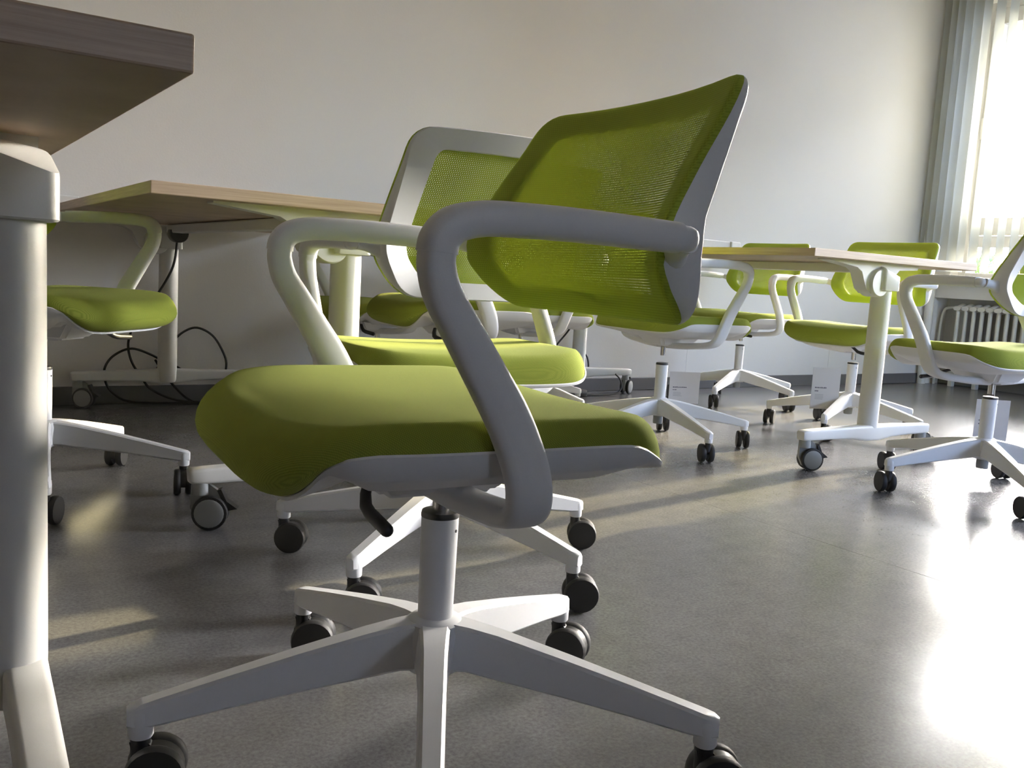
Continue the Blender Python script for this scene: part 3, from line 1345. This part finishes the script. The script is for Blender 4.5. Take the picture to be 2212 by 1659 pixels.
CHAIRS = [
    # x, y, facing, seat raise, base turn, caster trail, label
    (.513, .893, 85.2, 0.0, -29.1, [-34, -30, -52, -28, -20], 'large green swivel chair filling the middle, nearest, seat turned to the tables'),
    (.872, 1.506, -3.8, -.003, 15.7, [-30, -34, -38, -34, -30], 'green chair seen from behind, sunlit seat, directly behind the nearest chair'),
    (.264, 2.360, -133.5, .040, -5.6, [60, -105, -120, 62, 70], 'green chair half hidden behind the thick near table leg, sun patch on its seat front'),
    (1.360, 2.290, 82.8, .060, 10.0, 40, 'green chair with a black lever showing between the two middle chairs, facing the cabled table'),
    (1.47, 3.10, 100.0, .014, 30.0, 20, 'green chair nearest the back wall at the cabled table, mostly hidden by the white leg'),
    (2.12, 3.10, -90.0, .012, 18.0, 30, 'green chair by the back wall beside the far leg of the window table'),
    (2.247, 2.380, -90.3, .034, -11.5, [62, 50, 56, 70, 48], 'green chair facing the window table with a pinkish card hanging under its seat'),
    (3.317, 2.362, 95.2, .018, -69.8, [-50, -20, -10, 60, 30], 'green chair behind the window table leg, backrest before the window, grey card under it'),
    (3.520, 3.173, 95.6, .025, -66.0, [50, 62, 70, 40, 55], 'farthest green chair, at the back wall, only a strip of backrest above the table'),
    (2.715, 1.447, -9.8, .015, -38.6, [58, 50, 64, 56, 60], 'green chair at the right edge, seen from behind in front of the radiator'),
]
chair0 = make_chair()
for i, (x, y, yaw, dz, base, trail, lab) in enumerate(CHAIRS):
    c = chair0 if i == 0 else copy_tree(chair0)
    set_chair(c, x, y, yaw, dz, base, trail, i + 3, lab)


# ------------------------------------------------------------------ cards hanging under three chairs
def card(x, y, z0, z1, w, yaw, anchor, label, printed=True):
    t = empty('hanging_card', (x, y, z0), math.radians(yaw), label, 'card', 'info cards hanging under the chairs')
    h = z1 - z0
    bm = bmesh.new()
    box(bm, -w / 2, w / 2, -.0008, .0008, 0, h, .0004, 1)
    link('paper', bm, M['card'], t, smooth=False)
    if printed:
        # illegible print: a heading, a short second line and a pale block of small print
        rr = random.Random(int(w * 1e4) + int(x * 100))
        for nm, x0, n, zz, hh, mt in (('heading', -.38, 9, .50, .030, M['ink']), ('second_line', -.38, 3, .42, .026, M['ink'])):
            bm = bmesh.new()
            xx = x0 * w
            for k in range(n):
                ww = rr.uniform(.025, .045) * w
                box(bm, xx, xx + ww, -.0012, -.0008, zz * h, (zz + hh * rr.uniform(.7, 1.1)) * h)
                xx += ww + .012 * w
            link(nm, bm, mt, t, smooth=False)
        bm = bmesh.new()
        for k in range(4):
            box(bm, -.36 * w, rr.uniform(-.12, -.05) * w, -.0012, -.0008, (.34 - .035 * k) * h, (.352 - .035 * k) * h)
        link('small_print', bm, M['inkpale'], t, smooth=False)
    else:
        bm = bmesh.new()
        for k in range(11):
            box(bm, -.30 * w, .24 * w + (k % 3) * .02 * w, -.0012, -.0008, (.80 - .06 * k) * h, (.812 - .06 * k) * h)
        link('small_print', bm, M['inkpale'], t, smooth=False)
    bm = bmesh.new()
    tube(bm, [(0, 0, h - .004), (0, 0, anchor - z0)], .0007, 5, 1)
    link('thread', bm, M['paint'], t)


card(2.385, 2.40, .143, .260, .120, -20, .375, 'pinkish card with dark print hanging under the chair right beside the nearest backrest')
card(3.150, 2.36, .104, .275, .120, -28, .375, 'grey card covered in faint small print hanging beside the thick table leg')
card(3.14, 1.66, .095, .245, .120, -32, .375, 'white card with dark heading hanging under the chair at the right edge')


# ------------------------------------------------------------------ cables
def cable(paths, label, r=.0045):
    t = empty('power_cable', (paths[0][0][0], paths[0][0][1], 0), 0, label, 'cable')
    ox, oy = paths[0][0][0], paths[0][0][1]
    for p in paths:
        bm = bmesh.new()
        tube(bm, [(a - ox, b - oy, c) for a, b, c in p], r, 8, 6)
        link('cord', bm, M['cable'], t)
    return t


v = 3.5
c1 = cable([
    [(.84, 3.5, .672), (.838, 3.5, .64), (.826, 3.51, .534), (.778, 3.55, .422), (.723, 3.60, .335), (.701, 3.635, .259), (.70, 3.645, .208), (.715, 3.645, .157), (.745, 3.645, .11), (.783, 3.64, .057), (.875, 3.625, .015), (.98, 3.62, .006), (1.15, 3.62, .006)],
    [(.900, 3.655, .13), (.866, 3.66, .150), (.831, 3.66, .162), (.786, 3.655, .189), (.712, 3.645, .214), (.652, 3.645, .19), (.619, 3.645, .146), (.618, 3.645, .096), (.645, 3.64, .047), (.714, 3.625, .012), (.915, 3.61, .006), (1.1, 3.6, .006)],
    [(.800, 3.66, .120), (.815, 3.66, .150), (.831, 3.66, .193), (.859, 3.655, .236), (.9, 3.645, .28), (.951, 3.64, .298), (1.012, 3.645, .268), (1.054, 3.645, .205), (1.07, 3.645, .148), (1.05, 3.645, .07), (1.0, 3.63, .010), (.9, 3.62, .006)],
    [(.80, 3.66, .17), (.831, 3.66, .118), (.871, 3.645, .065), (.915, 3.62, .02), (.97, 3.60, .006), (1.2, 3.6, .006)],
], 'black power cable hanging and looping round the far leg of the left table')
bm = bmesh.new()
lathe(bm, [(0, -.03), (.029, -.03), (.032, -.026), (.032, .026), (.029, .03), (0, .03)], 24, Matrix.Rotation(PI / 2, 4, 'X'))
o = link('cable_grommet', bm, M['black'], c1, (0, 0, .6535))
c2 = cable([
    [(2.79, 3.5, .50), (2.76, 3.5, .44), (2.715, 3.5, .382), (2.664, 3.5, .318), (2.613, 3.5, .264), (2.55, 3.5, .19), (2.53, 3.5, .10), (2.58, 3.52, .02), (2.70, 3.55, .006), (2.85, 3.58, .006)],
    [(2.80, 3.60, .19), (2.819, 3.60, .207), (2.847, 3.60, .214), (2.88, 3.60, .184), (2.891, 3.60, .125), (2.873, 3.60, .09), (2.832, 3.60, .055), (2.77, 3.60, .012), (2.70, 3.60, .006)],
    [(2.99, 3.5, .111), (3.024, 3.5, .082), (3.034, 3.5, .039), (3.0, 3.5, .012), (2.908, 3.5, .006), (2.75, 3.51, .006)],
], 'black power cable hanging behind the far leg of the window table')
bm = bmesh.new()
box(bm, -.17, .02, -.03, .02, 0, .035, .008)
link('power_adaptor', bm, M['black'], c2, (.0, .02, 0))
